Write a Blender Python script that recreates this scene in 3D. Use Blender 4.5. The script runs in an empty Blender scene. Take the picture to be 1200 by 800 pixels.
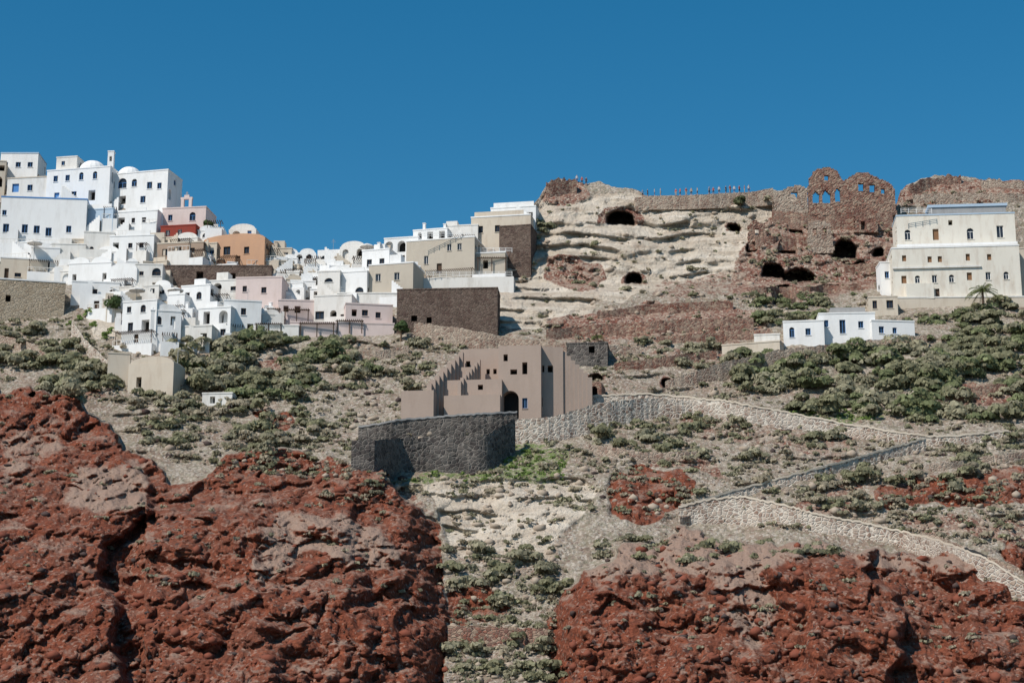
import bpy, bmesh, math, random
import numpy as np
from mathutils import Vector
random.seed(7); rng=np.random.default_rng(7)
scene=bpy.context.scene
F=2239.0; TH=math.radians(14); CZ=3.0
cT,sT=math.cos(TH),math.sin(TH)
def P(px,py,d):
    r=(px-600)/F; u=(400-py)/F
    k=d/(cT-u*sT)
    return (k*r, d, CZ+k*(sT+u*cT))
def Pn(px,py,d):
    r=(px-600)/F; u=(400-py)/F
    k=d/(cT-u*sT)
    return k*r, d+0*k, CZ+k*(sT+u*cT)
# ---------------------------------------------------------------- noise
def h2(ix,iy,s):
    h=(ix.astype(np.int64)*374761393+iy.astype(np.int64)*668265263+s*144269504)&0xffffffff
    h=((h^(h>>13))*1274126177)&0xffffffff
    h=h^(h>>16)
    return h/4294967296.0
def vn(x,y,s=0):
    ix=np.floor(x);iy=np.floor(y);fx=x-ix;fy=y-iy
    fx=fx*fx*(3-2*fx);fy=fy*fy*(3-2*fy)
    a=h2(ix,iy,s);b=h2(ix+1,iy,s);c=h2(ix,iy+1,s);d=h2(ix+1,iy+1,s)
    return (a*(1-fx)+b*fx)*(1-fy)+(c*(1-fx)+d*fx)*fy
def fbm(x,y,o=4,s=0):
    t=0;a=1;n=0
    for i in range(o):
        t=t+a*vn(x,y,s+i*17);n+=a;a*=.5;x,y=x*1.62+y*1.2+3.1,y*1.62-x*1.2+1.7
    return t/n-.5
def ridged(x,y,o=3,s=0):
    t=0;a=1;n=0
    for i in range(o):
        t=t+a*(1-np.abs(2*vn(x,y,s+i*13)-1));n+=a;a*=.5;x,y=x*1.7+y*1.2+1.3,y*1.7-x*1.2+5.7
    return t/n-.5
def worley(x,y,s=0):
    ix=np.floor(x);iy=np.floor(y);best=np.full(x.shape,9.);rv=np.zeros(x.shape)
    for dx in(-1,0,1):
        for dy in(-1,0,1):
            cx=ix+dx;cy=iy+dy
            qx=cx+h2(cx,cy,s+1);qy=cy+h2(cx,cy,s+2)
            dd=(qx-x)**2+(qy-y)**2
            m=dd<best;best=np.where(m,dd,best);rv=np.where(m,h2(cx,cy,s+3),rv)
    return rv-.5,np.sqrt(best)
def inpoly(x,y,poly):
    c=np.zeros(x.shape,bool);n=len(poly)
    for i in range(n):
        x1,y1=poly[i];x2,y2=poly[(i+1)%n]
        if y1==y2:continue
        m=((y1>y)!=(y2>y))&(x<(x2-x1)*(y-y1)/(y2-y1)+x1)
        c^=m
    return c
def blur(a,n):
    for _ in range(n):
        p=np.pad(a,1,mode='edge')
        a=(p[:-2,1:-1]+p[2:,1:-1]+p[1:-1,:-2]+p[1:-1,2:]+p[1:-1,1:-1])/5
    return a
def sm(a,b,x):
    t=np.clip((x-a)/(b-a),0,1);return t*t*(3-2*t)
# ---------------------------------------------------------------- materials
class M:
    def __init__(s,name,rough=.9):
        s.m=bpy.data.materials.new(name);s.m.use_nodes=True;s.t=s.m.node_tree
        s.b=s.t.nodes['Principled BSDF'];s.b.inputs['Roughness'].default_value=rough
        s.b.inputs['Specular IOR Level'].default_value=.12
        s.tc=s.n('ShaderNodeTexCoord').outputs['Object']
    def n(s,t):return s.t.nodes.new(t)
    def l(s,a,b):
        if isinstance(a,(int,float)):b.default_value=a
        elif isinstance(a,tuple):b.default_value=a if len(a)==4 else (*a,1)
        else:s.t.links.new(a,b)
    def noise(s,sc,det=4,ro=.55,vec=None,dist=0):
        n=s.n('ShaderNodeTexNoise');n.inputs['Scale'].default_value=sc;n.inputs['Detail'].default_value=det
        n.inputs['Roughness'].default_value=ro;n.inputs['Distortion'].default_value=dist;s.l(vec or s.tc,n.inputs['Vector']);return n.outputs['Fac']
    def vor(s,sc,feat='F1',vec=None,rnd=1):
        n=s.n('ShaderNodeTexVoronoi');n.feature=feat;n.inputs['Scale'].default_value=sc;n.inputs['Randomness'].default_value=rnd
        s.l(vec or s.tc,n.inputs['Vector']);return n
    def ramp(s,f,stops):
        n=s.n('ShaderNodeValToRGB');e=n.color_ramp.elements
        while len(e)<len(stops):e.new(.5)
        for i,(p,c) in enumerate(stops):
            e[i].position=p;e[i].color=(c,c,c,1) if isinstance(c,(int,float)) else (*c,1)
        s.l(f,n.inputs['Fac']);return n.outputs['Color']
    def mix(s,f,a,b,mode='MIX'):
        n=s.n('ShaderNodeMix');n.data_type='RGBA';n.blend_type=mode
        s.l(f,n.inputs[0]);s.l(a,n.inputs[6]);s.l(b,n.inputs[7]);return n.outputs[2]
    def ma(s,op,a,b=0,c=0,clamp=False):
        n=s.n('ShaderNodeMath');n.operation=op;n.use_clamp=clamp;s.l(a,n.inputs[0]);s.l(b,n.inputs[1]);s.l(c,n.inputs[2]);return n.outputs[0]
    def mr(s,v,a,b,c=0.,d=1.):
        n=s.n('ShaderNodeMapRange');s.l(v,n.inputs[0])
        for i,q in enumerate((a,b,c,d)):n.inputs[i+1].default_value=q
        return n.outputs[0]
    def attr(s,a):
        n=s.n('ShaderNodeAttribute');n.attribute_name=a;return n
    def bump(s,h,st=.5,di=.1,prev=None):
        n=s.n('ShaderNodeBump');n.inputs['Strength'].default_value=st;n.inputs['Distance'].default_value=di
        s.l(h,n.inputs['Height'])
        if prev:s.l(prev,n.inputs['Normal'])
        return n.outputs[0]
    def out(s,c,nrm=None):
        s.l(c,s.b.inputs['Base Color'])
        if nrm:s.l(nrm,s.b.inputs['Normal'])
        return s.m
def mul(c,k):return tuple(x*k for x in c)
def plaster(name,c,dirt=(.35,.30,.24),amt=.5):
    s=M(name)
    z=s.n('ShaderNodeMapping');z.inputs['Scale'].default_value=(1,1,.25);s.l(s.tc,z.inputs[0])
    f=s.ramp(s.noise(.9,5,.65,z.outputs[0]),[(.48,0.),(.78,amt)])
    col=s.mix(s.noise(.25,3),mul(c,.86),c)
    col=s.mix(f,col,dirt)
    return s.out(col,s.bump(s.noise(3,3),.3,.06))
def masonry(name,cols,mortar,sc=2.2,mw=.06,pat=.35):
    s=M(name)
    mp=s.n('ShaderNodeMapping');mp.inputs['Scale'].default_value=(1,1,1.35);s.l(s.tc,mp.inputs[0])
    v=s.vor(sc,vec=mp.outputs[0]);e=s.vor(sc,'DISTANCE_TO_EDGE',vec=mp.outputs[0])
    sep=s.n('ShaderNodeSeparateColor');s.l(v.outputs['Color'],sep.inputs[0])
    n=len(cols);col=s.ramp(sep.outputs[0],[(i/n,c) for i,c in enumerate(cols)])
    nz_=s.noise(.35,5,.65)
    col=s.mix(s.mr(nz_,.42,.66,0,pat),col,mul(mortar,.85))
    em=s.mr(e.outputs['Distance'],mw*.4,mw,1.,0.)
    col=s.mix(em,col,mortar)
    col=s.mix(s.mr(nz_,.3,.5,.45,0.),col,mul(cols[0],.8))
    h=s.mr(e.outputs['Distance'],0,.15)
    return s.out(col,s.bump(h,.8,.12))
MT={}
MT['white']=plaster('white_plaster',(.80,.79,.77),amt=.25)
MT['white2']=plaster('white_plaster_aged',(.74,.71,.66),amt=.5)
MT['cream']=plaster('cream_plaster',(.60,.52,.42),(.42,.33,.25),.7)
MT['churchcream']=plaster('pale_cream_plaster',(.72,.67,.58),(.46,.37,.29),.75)
MT['beige']=plaster('beige_plaster',(.50,.44,.36),(.36,.30,.24),.4)
MT['taupe']=plaster('taupe_render',(.40,.31,.255),(.31,.235,.19),.6)
MT['pink']=plaster('pale_pink_plaster',(.66,.54,.50),(.5,.4,.35),.6)
MT['orange']=plaster('terracotta_plaster',(.54,.32,.20),(.42,.26,.18),.6)
MT['brown']=plaster('brown_plaster',(.38,.28,.21),(.28,.2,.15),.5)
MT['red']=plaster('dark_red_plaster',(.26,.05,.035),(.18,.06,.05),.5)
MT['blue']=plaster('blue_paint',(.10,.25,.52),(.1,.2,.4),.2)
MT['ltblue']=plaster('pale_blue_paint',(.42,.52,.62),(.4,.45,.5),.3)
MT['grey']=plaster('grey_roof',(.34,.33,.32),(.2,.19,.18),.6)
MT['wood']=plaster('dark_wood',(.10,.065,.045),(.06,.04,.03),.5)
MT['ochrewood']=plaster('ochre_shutter',(.24,.13,.07),(.15,.09,.05),.5)
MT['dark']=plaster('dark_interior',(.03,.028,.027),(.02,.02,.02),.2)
g=M('window_glass',.15);MT['glass']=g.out((.03,.04,.055))
g=M('metal_grey',.4);MT['metal']=g.out((.3,.3,.3))
MT['rubble']=masonry('red_brown_rubble',[(.10,.045,.036),(.24,.095,.065),(.16,.08,.065),(.29,.14,.10),(.36,.26,.19)],(.34,.25,.19),2.0,.06,.5)
MT['brownstone']=masonry('dark_brown_masonry',[(.075,.05,.042),(.13,.09,.07),(.10,.06,.05),(.17,.12,.095)],(.19,.15,.12),2.2,.05)
MT['lava']=masonry('black_lava_masonry',[(.04,.038,.036),(.09,.082,.075),(.15,.13,.115),(.06,.05,.047)],(.23,.205,.18),1.4,.06,.4)
MT['mosaic']=masonry('whitewashed_rubble',[(.18,.11,.085),(.38,.29,.22),(.48,.39,.32),(.26,.17,.13)],(.60,.54,.46),1.5,.13,.7)
MT['palerubble']=masonry('pale_rubble',[(.18,.11,.085),(.31,.23,.175),(.40,.32,.25),(.24,.15,.115)],(.46,.38,.30),1.7,.09,.5)
MT['ochrestone']=masonry('ochre_masonry',[(.30,.23,.165),(.37,.29,.20),(.43,.35,.26)],(.43,.36,.27),1.8,.06)
# terrain
s=M('hillside_rock_and_soil',.95)
tc=s.tc
red=s.attr('red').outputs['Fac'];cream=s.attr('cream').outputs['Fac'];rub=s.attr('rub').outputs['Fac'];grn=s.attr('grn').outputs['Fac'];cave_shade=s.attr('cave_shade').outputs['Fac']
big=s.noise(.10,4,.65);mid=s.noise(.6,5,.65);fine=s.noise(2.6,4,.7);mk=s.noise(.45,5,.7);scr=s.noise(1.1,5,.75)
def msk(a,w=.9):
    return s.mr(s.ma('ADD',a,s.ma('MULTIPLY',s.ma('SUBTRACT',mk,.5),w)),.42,.58)
v1=s.vor(1.5);sep=s.n('ShaderNodeSeparateColor');s.l(v1.outputs['Color'],sep.inputs[0]);rv=sep.outputs[0]
v2=s.vor(3.0);sep2=s.n('ShaderNodeSeparateColor');s.l(v2.outputs['Color'],sep2.inputs[0]);rv2=sep2.outputs[1]
earth=s.ramp(mid,[(.25,(.19,.14,.11)),(.42,(.315,.255,.20)),(.58,(.42,.355,.285)),(.78,(.53,.46,.38))])
earth=s.mix(s.ramp(big,[(.47,0.),(.58,.6)]),earth,(.27,.18,.135))
earth=s.mix(s.mr(rv2,.70,.78,0,.75),earth,(.54,.48,.41))
earth=s.mix(s.mr(rv2,.0,.14,.55,0.),earth,(.14,.08,.062))
earth=s.mix(s.mr(rv,.0,.12,.6,0.),earth,(.15,.09,.07))
earth=s.mix(s.ramp(scr,[(.49,0.),(.58,.65)]),earth,(.22,.205,.14))
mp=s.n('ShaderNodeMapping');mp.inputs['Scale'].default_value=(.10,.10,.7);s.l(tc,mp.inputs[0])
st=s.noise(1,5,.65,mp.outputs[0])
cr=s.ramp(st,[(.3,(.40,.32,.245)),(.46,(.55,.47,.375)),(.66,(.68,.60,.50))])
cr=s.mix(s.ramp(mid,[(.54,0.),(.70,.5)]),cr,(.34,.25,.185))
cr=s.mix(s.ramp(big,[(.54,0.),(.64,.4)]),cr,(.33,.24,.18))
cr=s.mix(s.ramp(scr,[(.59,0.),(.66,.55)]),cr,(.22,.18,.13))
ru=s.ramp(rv2,[(0,(.11,.05,.04)),(.3,(.25,.10,.07)),(.55,(.18,.095,.072)),(.75,(.31,.18,.13)),(.9,(.47,.39,.31))])
ru=s.mix(s.mr(mid,.45,.62,0,.75),ru,(.40,.31,.24))
rd=s.ramp(fine,[(.25,(.070,.025,.016)),(.42,(.165,.048,.027)),(.58,(.26,.078,.042)),(.78,(.36,.145,.088))])
rd=s.mix(s.ramp(mid,[(.40,.55),(.55,0.)]),rd,(.105,.040,.027))
rd=s.mix(s.ramp(big,[(.44,0.),(.60,.45)]),rd,(.19,.085,.058))
rd=s.mix(s.ramp(scr,[(.53,0.),(.61,.65)]),rd,(.34,.105,.055))
rd=s.mix(s.mr(rv,.0,.07,.8,0.),rd,(.055,.045,.042))
rd=s.mix(s.mr(rv2,.90,.94,0,.45),rd,(.46,.34,.27))
geo=s.n('ShaderNodeNewGeometry');sx=s.n('ShaderNodeSeparateXYZ');s.l(geo.outputs['Normal'],sx.inputs[0]);nz=sx.outputs[2]
dm=s.ma('ADD',s.ma('MULTIPLY',nz,.42),s.ma('MULTIPLY',s.noise(.22,5,.75),1.05))
dm=s.ma('ADD',dm,s.ma('MULTIPLY',s.attr('dust').outputs['Fac'],.44))
rd=s.mix(s.mr(dm,.86,1.08,0,.85),rd,s.mix(fine,(.24,.13,.09),(.50,.40,.32)))
col=s.mix(msk(cream),earth,cr)
col=s.mix(msk(rub),col,ru)
col=s.mix(msk(red,.8),col,rd)
col=s.mix(s.ma('MULTIPLY',msk(grn),s.mr(scr,.4,.55)),col,(.17,.215,.08))
col=s.mix(cave_shade,col,(.035,.028,.025))  # shade inside the caves, painted into the rock colour
bh=s.ma('ADD',s.ma('MULTIPLY',fine,.9),s.ma('MULTIPLY',v1.outputs['Distance'],-.35))
TERR=s.out(col,s.bump(bh,1.,.65))
# ---------------------------------------------------------------- terrain sheet
topx=[-900,-300,0,60,150,200,240,330,372,430,480,560,610,632,642,655,672,700,735,762,800,880,905,930,945,1000,1048,1056,1062,1095,1140,1200,1500,2100]
topy=[230,205,205,212,222,250,268,303,303,300,283,268,252,232,216,210,213,214,219,232,233,230,224,228,247,248,246,222,214,206,208,213,225,250]
cols=np.concatenate([np.linspace(-900,-30,60),np.arange(-20,1221,1.45),np.linspace(1230,2100,60)])
tops=np.interp(cols,topx,topy)+11*fbm(cols/16.,cols*0+.5,5,3)*(cols>620)*((cols<940)|(cols>1056))
NR=410
tt=np.linspace(0,1,NR)
PY=tops[:,None]+(812-tops[:,None])*tt[None,:]
PY=np.concatenate([PY,812+np.linspace(0,1,14)[None,1:]*np.full((len(cols),1),230)],axis=1)
PX=np.repeat(cols[:,None],PY.shape[1],1)
def baseD(py):
    return np.interp(py,[170,205,235,330,345,400,450,500,560,600,700,800,1040],[386,378,368,352,341,322,306,291,272,264,246,229,190])
D0=baseD(PY)
X0,_,Z0=Pn(PX,PY,D0)
wx=PX+22*fbm(X0/5,Z0/5,5,31); wy=PY+22*fbm(X0/5,Z0/5,5,47)
RL=[(-1200,420),(-100,440),(0,462),(45,456),(90,468),(118,490),(140,520),(175,540),(205,562),(240,560),(285,533),(335,520),(370,535),(430,550),(480,580),(508,608),(520,650),(524,720),(526,1100),(-1200,1100)]
RR=[(640,1100),(650,790),(641,745),(660,700),(690,660),(730,638),(790,622),(860,636),(960,640),(1050,645),(1130,655),(1190,685),(1300,710),(2300,720),(2300,1100)]
nA=fbm(X0/6,Z0/6,5,31);nB=fbm(X0/6,Z0/6,5,47)
nC=fbm(X0/2.2,Z0/2.2,4,331);nD=fbm(X0/2.2,Z0/2.2,4,347)
wx2=PX+26*nA+9*nC; wy2=PY+38*nB+14*nD
wxc=PX+9*nA;wyc=PY+9*nB
mL=inpoly(wx2,wy2,RL).astype(float);mR=inpoly(wx2,wy2,RR).astype(float)
mLd=blur(mL,1);mRd=blur(mR,1)
bigr=9*fbm(X0/38,Z0/38,3,5)
D=D0+bigr*sm(170,260,PY)
DL=np.interp(PY,[456,520,560,620,700,800,1040],[286,273,262,248,236,223,196])
def pl(pts,y):
    return np.interp(y,[p[0] for p in pts],[p[1] for p in pts])
wob=lambda sd,a:a*fbm(Z0/7,X0/22,5,sd)
b1x=pl([(456,60),(540,160),(600,170),(640,128),(720,140),(800,152)],PY)+wob(9,60)
DL=DL-8*(1-sm(-5,9,PX-b1x))*sm(500,640,PY)
b2x=pl([(500,250),(600,290),(700,300),(800,330)],PY)+wob(19,80)
DL=DL-4*(1-sm(-9,22,PX-b2x))*sm(560,640,PY)*sm(0,60,PX-b1x)
b4x=pl([(500,400),(800,420)],PY)+wob(23,70)
DL=DL+4*sm(-6,20,PX-b4x)*sm(560,620,PY)
lb=590+110*fbm(X0/14,X0*0,5,4)+(PX-300)*.25
DL=DL-4*sm(0,22,PY-lb)*(PX>170)
lb2=690+140*fbm(X0/16,X0*0+4,5,14)
DL=DL-3*sm(0,25,PY-lb2)
DL=DL+12*sm(440,527,PX)**2
DR=np.interp(PY,[600,645,665,720,800,1040],[262,247,240,232,224,202])
b3x=pl([(600,900),(700,915),(800,930)],PY)+wob(29,90)
DR=DR-5*sm(-6,16,PX-b3x)+6*sm(-4,10,PX-(b3x+120))-4*sm(-5,15,PX-(b3x+210))
b5x=770+wob(39,80)
DR=DR-4*sm(-6,16,PX-b5x)
lb3=715+120*fbm(X0/15,X0*0+8,5,24)
DR=DR-3*sm(0,22,PY-lb3)
DR=DR+14*(1-sm(0,70,PX-640))**2
cr_m=blur(inpoly(wx,wy,[(590,262),(640,225),(760,232),(905,236),(905,262),(880,300),(870,325),(760,340),(700,355),(690,368),(600,388),(585,380),(583,330),(600,310)]).astype(float),2)
cr_m2=blur(inpoly(wx,wy,[(490,560),(660,555),(700,575),(655,640),(640,660),(540,655),(515,600)]).astype(float),3)
cr_m3=blur(inpoly(wx,wy,[(840,232),(930,232),(1045,270),(1045,330),(1000,290),(930,262),(860,262)]).astype(float),2)*.75
cr_m4=blur(inpoly(wx,wy,[(100,360),(135,355),(140,400),(115,400)]).astype(float),2)
cream_a=np.clip(cr_m+cr_m2*.8+cr_m3+cr_m4,0,1)
rub_a=np.zeros(PX.shape)
for pg,a in [([(636,232),(645,208),(690,212),(690,226),(660,238)],1),([(640,300),(700,305),(720,325),(690,345),(640,330)],.7),
  ([(870,290),(900,250),(1060,215),(1210,200),(1210,238),(1050,245),(1040,330),(960,352),(850,345)],.62),
  ([(640,372),(760,355),(900,368),(910,392),(760,400),(640,398)],.75),([(640,236),(760,240),(780,262),(650,262)],.35),
  ([(760,335),(860,315),(870,345),(760,352)],.5),
  ([(640,440),(700,440),(705,480),(660,482)],.8),([(500,380),(760,395),(860,430),(700,425),(600,398)],.45),
  ([(195,300),(345,300),(345,340),(195,340)],.8),([(300,425),(350,420),(362,455),(320,470),(296,455)],.8),([(60,430),(110,440),(130,470),(80,462)],.65),
  ([(1100,455),(1210,440),(1210,475),(1120,480)],.7),([(880,600),(1010,560),(1020,600),(960,605)],.6),([(700,545),(830,530),(860,560),(800,548)],.6),([(740,470),(860,480),(1000,520),(980,545),(820,510)],.5),
  ([(350,520),(470,560),(520,610),(500,620),(420,560)],.5),([(540,690),(650,690),(650,800),(530,800)],.4),([(1020,600),(1210,600),(1210,640),(1100,625)],.55),([(760,405),(860,400),(900,420),(800,435)],.55)]:
    rub_a=np.maximum(rub_a,a*blur(inpoly(wx,wy,pg).astype(float),2))
cream_a=cream_a*(1-.4*rub_a)
red_a=np.maximum(mL,mR)
rm=np.zeros(PX.shape)
for pg in [[(715,560),(745,545),(800,548),(818,572),(795,600),(740,616),(715,612)],[(1015,575),(1050,560),(1110,552),(1210,545),(1210,588),(1100,592),(1030,592)],
  [(1165,635),(1210,625),(1210,668),(1175,655)],[(525,690),(560,680),(600,720),(560,735),(525,730)],[(300,492),(335,482),(345,500),(310,508)]]:
    rm=np.maximum(rm,inpoly(wx2,wy2,pg).astype(float))
red_a=blur(np.maximum(red_a,blur(rm,5)*.85),1)
dust_a=blur(np.maximum.reduce([inpoly(wx2,wy2,pg).astype(float)*a for pg,a in [
   ([(690,622),(800,612),(960,632),(1000,650),(900,665),(760,668),(690,672)],.9),([(330,600),(410,600),(480,655),(440,660),(360,640),(300,690),(290,660)],.8),
   ([(90,545),(175,548),(170,585),(110,600),(70,590)],.75),([(820,655),(900,655),(915,740),(870,760),(850,700)],.65),([(1000,640),(1200,660),(1200,690),(1100,672),(1000,660)],.55),([(0,520),(60,500),(70,520),(0,560)],.45)]]),6)
grn_a=blur(inpoly(wx,wy,[(470,565),(560,522),(600,515),(665,530),(660,562),(560,556)]).astype(float),2)*.8
grn_a=np.maximum(grn_a,blur(inpoly(wx,wy,[(900,488),(960,478),(1040,490),(1030,498),(930,498)]).astype(float),2)*.75)
D=D*(1-mLd)+DL*mLd; D=D*(1-mRd)+DR*mRd
D-=1.6*blur(rm,12)
X,_,Z=Pn(PX,PY,D)
qx=X+4*fbm(X/7,Z/7,4,151);qz=Z+4*fbm(X/7,Z/7,4,157)
redn=8*fbm(qx/12,qz/14,4,61)+4.5*ridged(qx/5,qz/6,4,71)
w1,_f=worley(qx/2.6,qz/2.3,81);w2,f2=worley(qx/1.2,qz/1.05,91);w3,f3=worley(X/.5,Z/.46,95)
w4,f4=worley(qx/4.5+7,qz/4.0,85)
redn+=1.5*f4+1.1*w1+.9*_f+.6*w2+.6*f2+.22*w3+.25*f3+1.8*fbm(X/1.8,Z/1.6,4,99)
ledr=Z/5.1+2.8*fbm(X/9,Z/9,4,141);ledr=ledr-np.floor(ledr)
lm=sm(.02,.25,fbm(X/10,Z/8,3,145))
redn+=1.4*lm*(sm(0,.75,ledr)-sm(.8,1,ledr))
earn=2.6*fbm(X/9,Z/9,4,101)+1.0*fbm(X/2.2,Z/2,4,103)+.3*w2+.22*f2+.3*w1
ledc=Z/3.2+1.6*fbm(X/14,Z/14,4,161);ledc=ledc-np.floor(ledc)
cn=4.5*fbm(qx/13,qz/6,4,111)+4*ridged(qx/11,qz/6,3,113)+.6*w1+.2*w2+1.7*(sm(0,.7,ledc)-sm(.8,1,ledc))*sm(-.08,.16,fbm(X/8,Z/5,3,163))+.7*fbm(X/1.8,Z/1.2,4,165)
rn=1.2*w1+.6*w2+2.4*fbm(X/5,Z/4,4,117)
n=earn*(1-cream_a)+cn*cream_a
n=n*(1-rub_a)+(n*.5+rn)*rub_a
n=n*(1-red_a)+redn*red_a
edge=sm(0,10,PY-tops[:,None])
D=D+n*(.25+.75*edge)
led=(Z/5.5+1.6*fbm(X/18,Z/18,4,131));led=led-np.floor(led)
D+= (1-red_a)*(1-cream_a)*1.3*(sm(.0,.8,led)-sm(.87,1,led))*sm(330,400,PY)*(1-sm(600,650,PY))*sm(-.1,.15,fbm(X/12,Z/6,3,137))
cave_shade_a=np.zeros(PX.shape)
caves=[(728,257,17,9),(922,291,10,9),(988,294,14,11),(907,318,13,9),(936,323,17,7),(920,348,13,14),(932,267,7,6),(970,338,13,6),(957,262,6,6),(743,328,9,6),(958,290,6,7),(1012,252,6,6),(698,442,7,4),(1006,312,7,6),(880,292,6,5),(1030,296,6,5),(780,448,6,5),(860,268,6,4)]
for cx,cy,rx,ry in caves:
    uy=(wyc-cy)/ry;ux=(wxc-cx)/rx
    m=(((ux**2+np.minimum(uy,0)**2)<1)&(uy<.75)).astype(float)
    m=blur(m,1);D+=8*m;cave_shade_a=np.maximum(cave_shade_a,m*.85)  # recess pushed back; mask also paints its shade dark
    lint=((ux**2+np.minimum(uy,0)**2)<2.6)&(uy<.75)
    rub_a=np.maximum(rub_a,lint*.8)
X,Y,Z=Pn(PX,PY,D)
Y=D+0*X
jm=.3+.7*red_a
Z=Z+jm*edge*.8*fbm(X/1.3,Z/1.3,3,401);X=X+jm*.8*fbm(X/1.3+9,Z/1.3,3,403)
back=[(900,-45),(300,-18),(60,-6),(14,-1.5),(4,-.4)]
XB=np.stack([X[:,0]*(1+dy/380.) for dy,dz in back],1);YB=np.stack([Y[:,0]+dy for dy,dz in back],1);ZB=np.stack([Z[:,0]+dz for dy,dz in back],1)
XX=np.concatenate([XB,X],1);YY=np.concatenate([YB,Y],1);ZZ=np.concatenate([ZB,Z],1)
nb=len(back)
def padb(a):return np.concatenate([np.repeat(a[:,:1],nb,1),a],1)
def npmesh(me,co,q):
    k=q.shape[1]
    me.vertices.add(len(co));me.vertices.foreach_set('co',co.astype(np.float32).ravel())
    me.loops.add(q.size);me.loops.foreach_set('vertex_index',q.astype(np.int32).ravel())
    me.polygons.add(len(q));me.polygons.foreach_set('loop_start',np.arange(0,q.size,k,dtype=np.int32))
    me.polygons.foreach_set('loop_total',np.full(len(q),k,dtype=np.int32))
    me.update(calc_edges=True)
def gridmesh(name,XX,YY,ZZ,mat,attrs={}):
    nc,nr=XX.shape
    me=bpy.data.meshes.new(name)
    co=np.stack([XX,YY,ZZ],-1).reshape(-1,3).astype(np.float32)
    i=np.arange(nc*nr).reshape(nc,nr)
    q=np.stack([i[:-1,:-1],i[:-1,1:],i[1:,1:],i[1:,:-1]],-1).reshape(-1,4)
    npmesh(me,co,q)
    for k,a in attrs.items():
        at=me.attributes.new(k,'FLOAT','POINT');at.data.foreach_set('value',a.reshape(-1).astype(np.float32))
    me.materials.append(mat)
    ob=bpy.data.objects.new(name,me);scene.collection.objects.link(ob);return ob
gridmesh('hillside_terrain',XX,YY,ZZ,TERR,dict(red=padb(red_a),cream=padb(cream_a),rub=padb(rub_a),grn=padb(grn_a),cave_shade=padb(cave_shade_a),dust=padb(dust_a)))
DG=blur(D,2)
def Dat(px,py):
    c=int(np.clip(np.searchsorted(cols,px),1,len(cols)-1))
    a=cols[c-1];t=(px-a)/(cols[c]-a);t=min(max(t,0),1)
    return (1-t)*np.interp(py,PY[c-1],DG[c-1])+t*np.interp(py,PY[c],DG[c])
def topat(px):return float(np.interp(px,cols,tops))
sw=M('sea_water',.12);sw.b.inputs['Specular IOR Level'].default_value=.5
MT['sea']=sw.out((.01,.05,.08),sw.bump(sw.noise(.5,5),.4,.3))
me=bpy.data.meshes.new('sea');me.from_pydata([(-3000,-3000,0),(3000,-3000,0),(3000,420,0),(-3000,420,0)],[],[(0,1,2,3)]);me.materials.append(MT['sea'])
scene.collection.objects.link(bpy.data.objects.new('sea',me))
# ---------------------------------------------------------------- mesh builder
class MB:
    def __init__(s):s.v=[];s.f=[];s.m=[];s.ms=[]
    def mi(s,k):
        if k not in s.ms:s.ms.append(k)
        return s.ms.index(k)
    def poly(s,pts,k):
        i=len(s.v);s.v+= [tuple(p) for p in pts];s.f.append(tuple(range(i,i+len(pts))));s.m.append(s.mi(k))
    def box(s,O,U,V,u0,u1,v0,v1,z0,z1,k):
        def q(u,v,z):return (O[0]+U[0]*u+V[0]*v,O[1]+U[1]*u+V[1]*v,O[2]+z)
        a,b,c,d=q(u0,v0,z0),q(u1,v0,z0),q(u1,v1,z0),q(u0,v1,z0)
        e,f,g,h=q(u0,v0,z1),q(u1,v0,z1),q(u1,v1,z1),q(u0,v1,z1)
        for p in((a,b,f,e),(b,c,g,f),(c,d,h,g),(d,a,e,h),(e,f,g,h),(d,c,b,a)):s.poly(p,k)
    def obj(s,name,parent=None):
        if not s.f:return None
        me=bpy.data.meshes.new(name);me.from_pydata(s.v,[],s.f)
        for k in s.ms:me.materials.append(MT[k])
        me.polygons.foreach_set('material_index',s.m)
        me.update();ob=bpy.data.objects.new(name,me);scene.collection.objects.link(ob)
        if parent:ob.parent=parent
        return ob
def empty(name):
    e=bpy.data.objects.new(name,None);scene.collection.objects.link(e);return e
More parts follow.
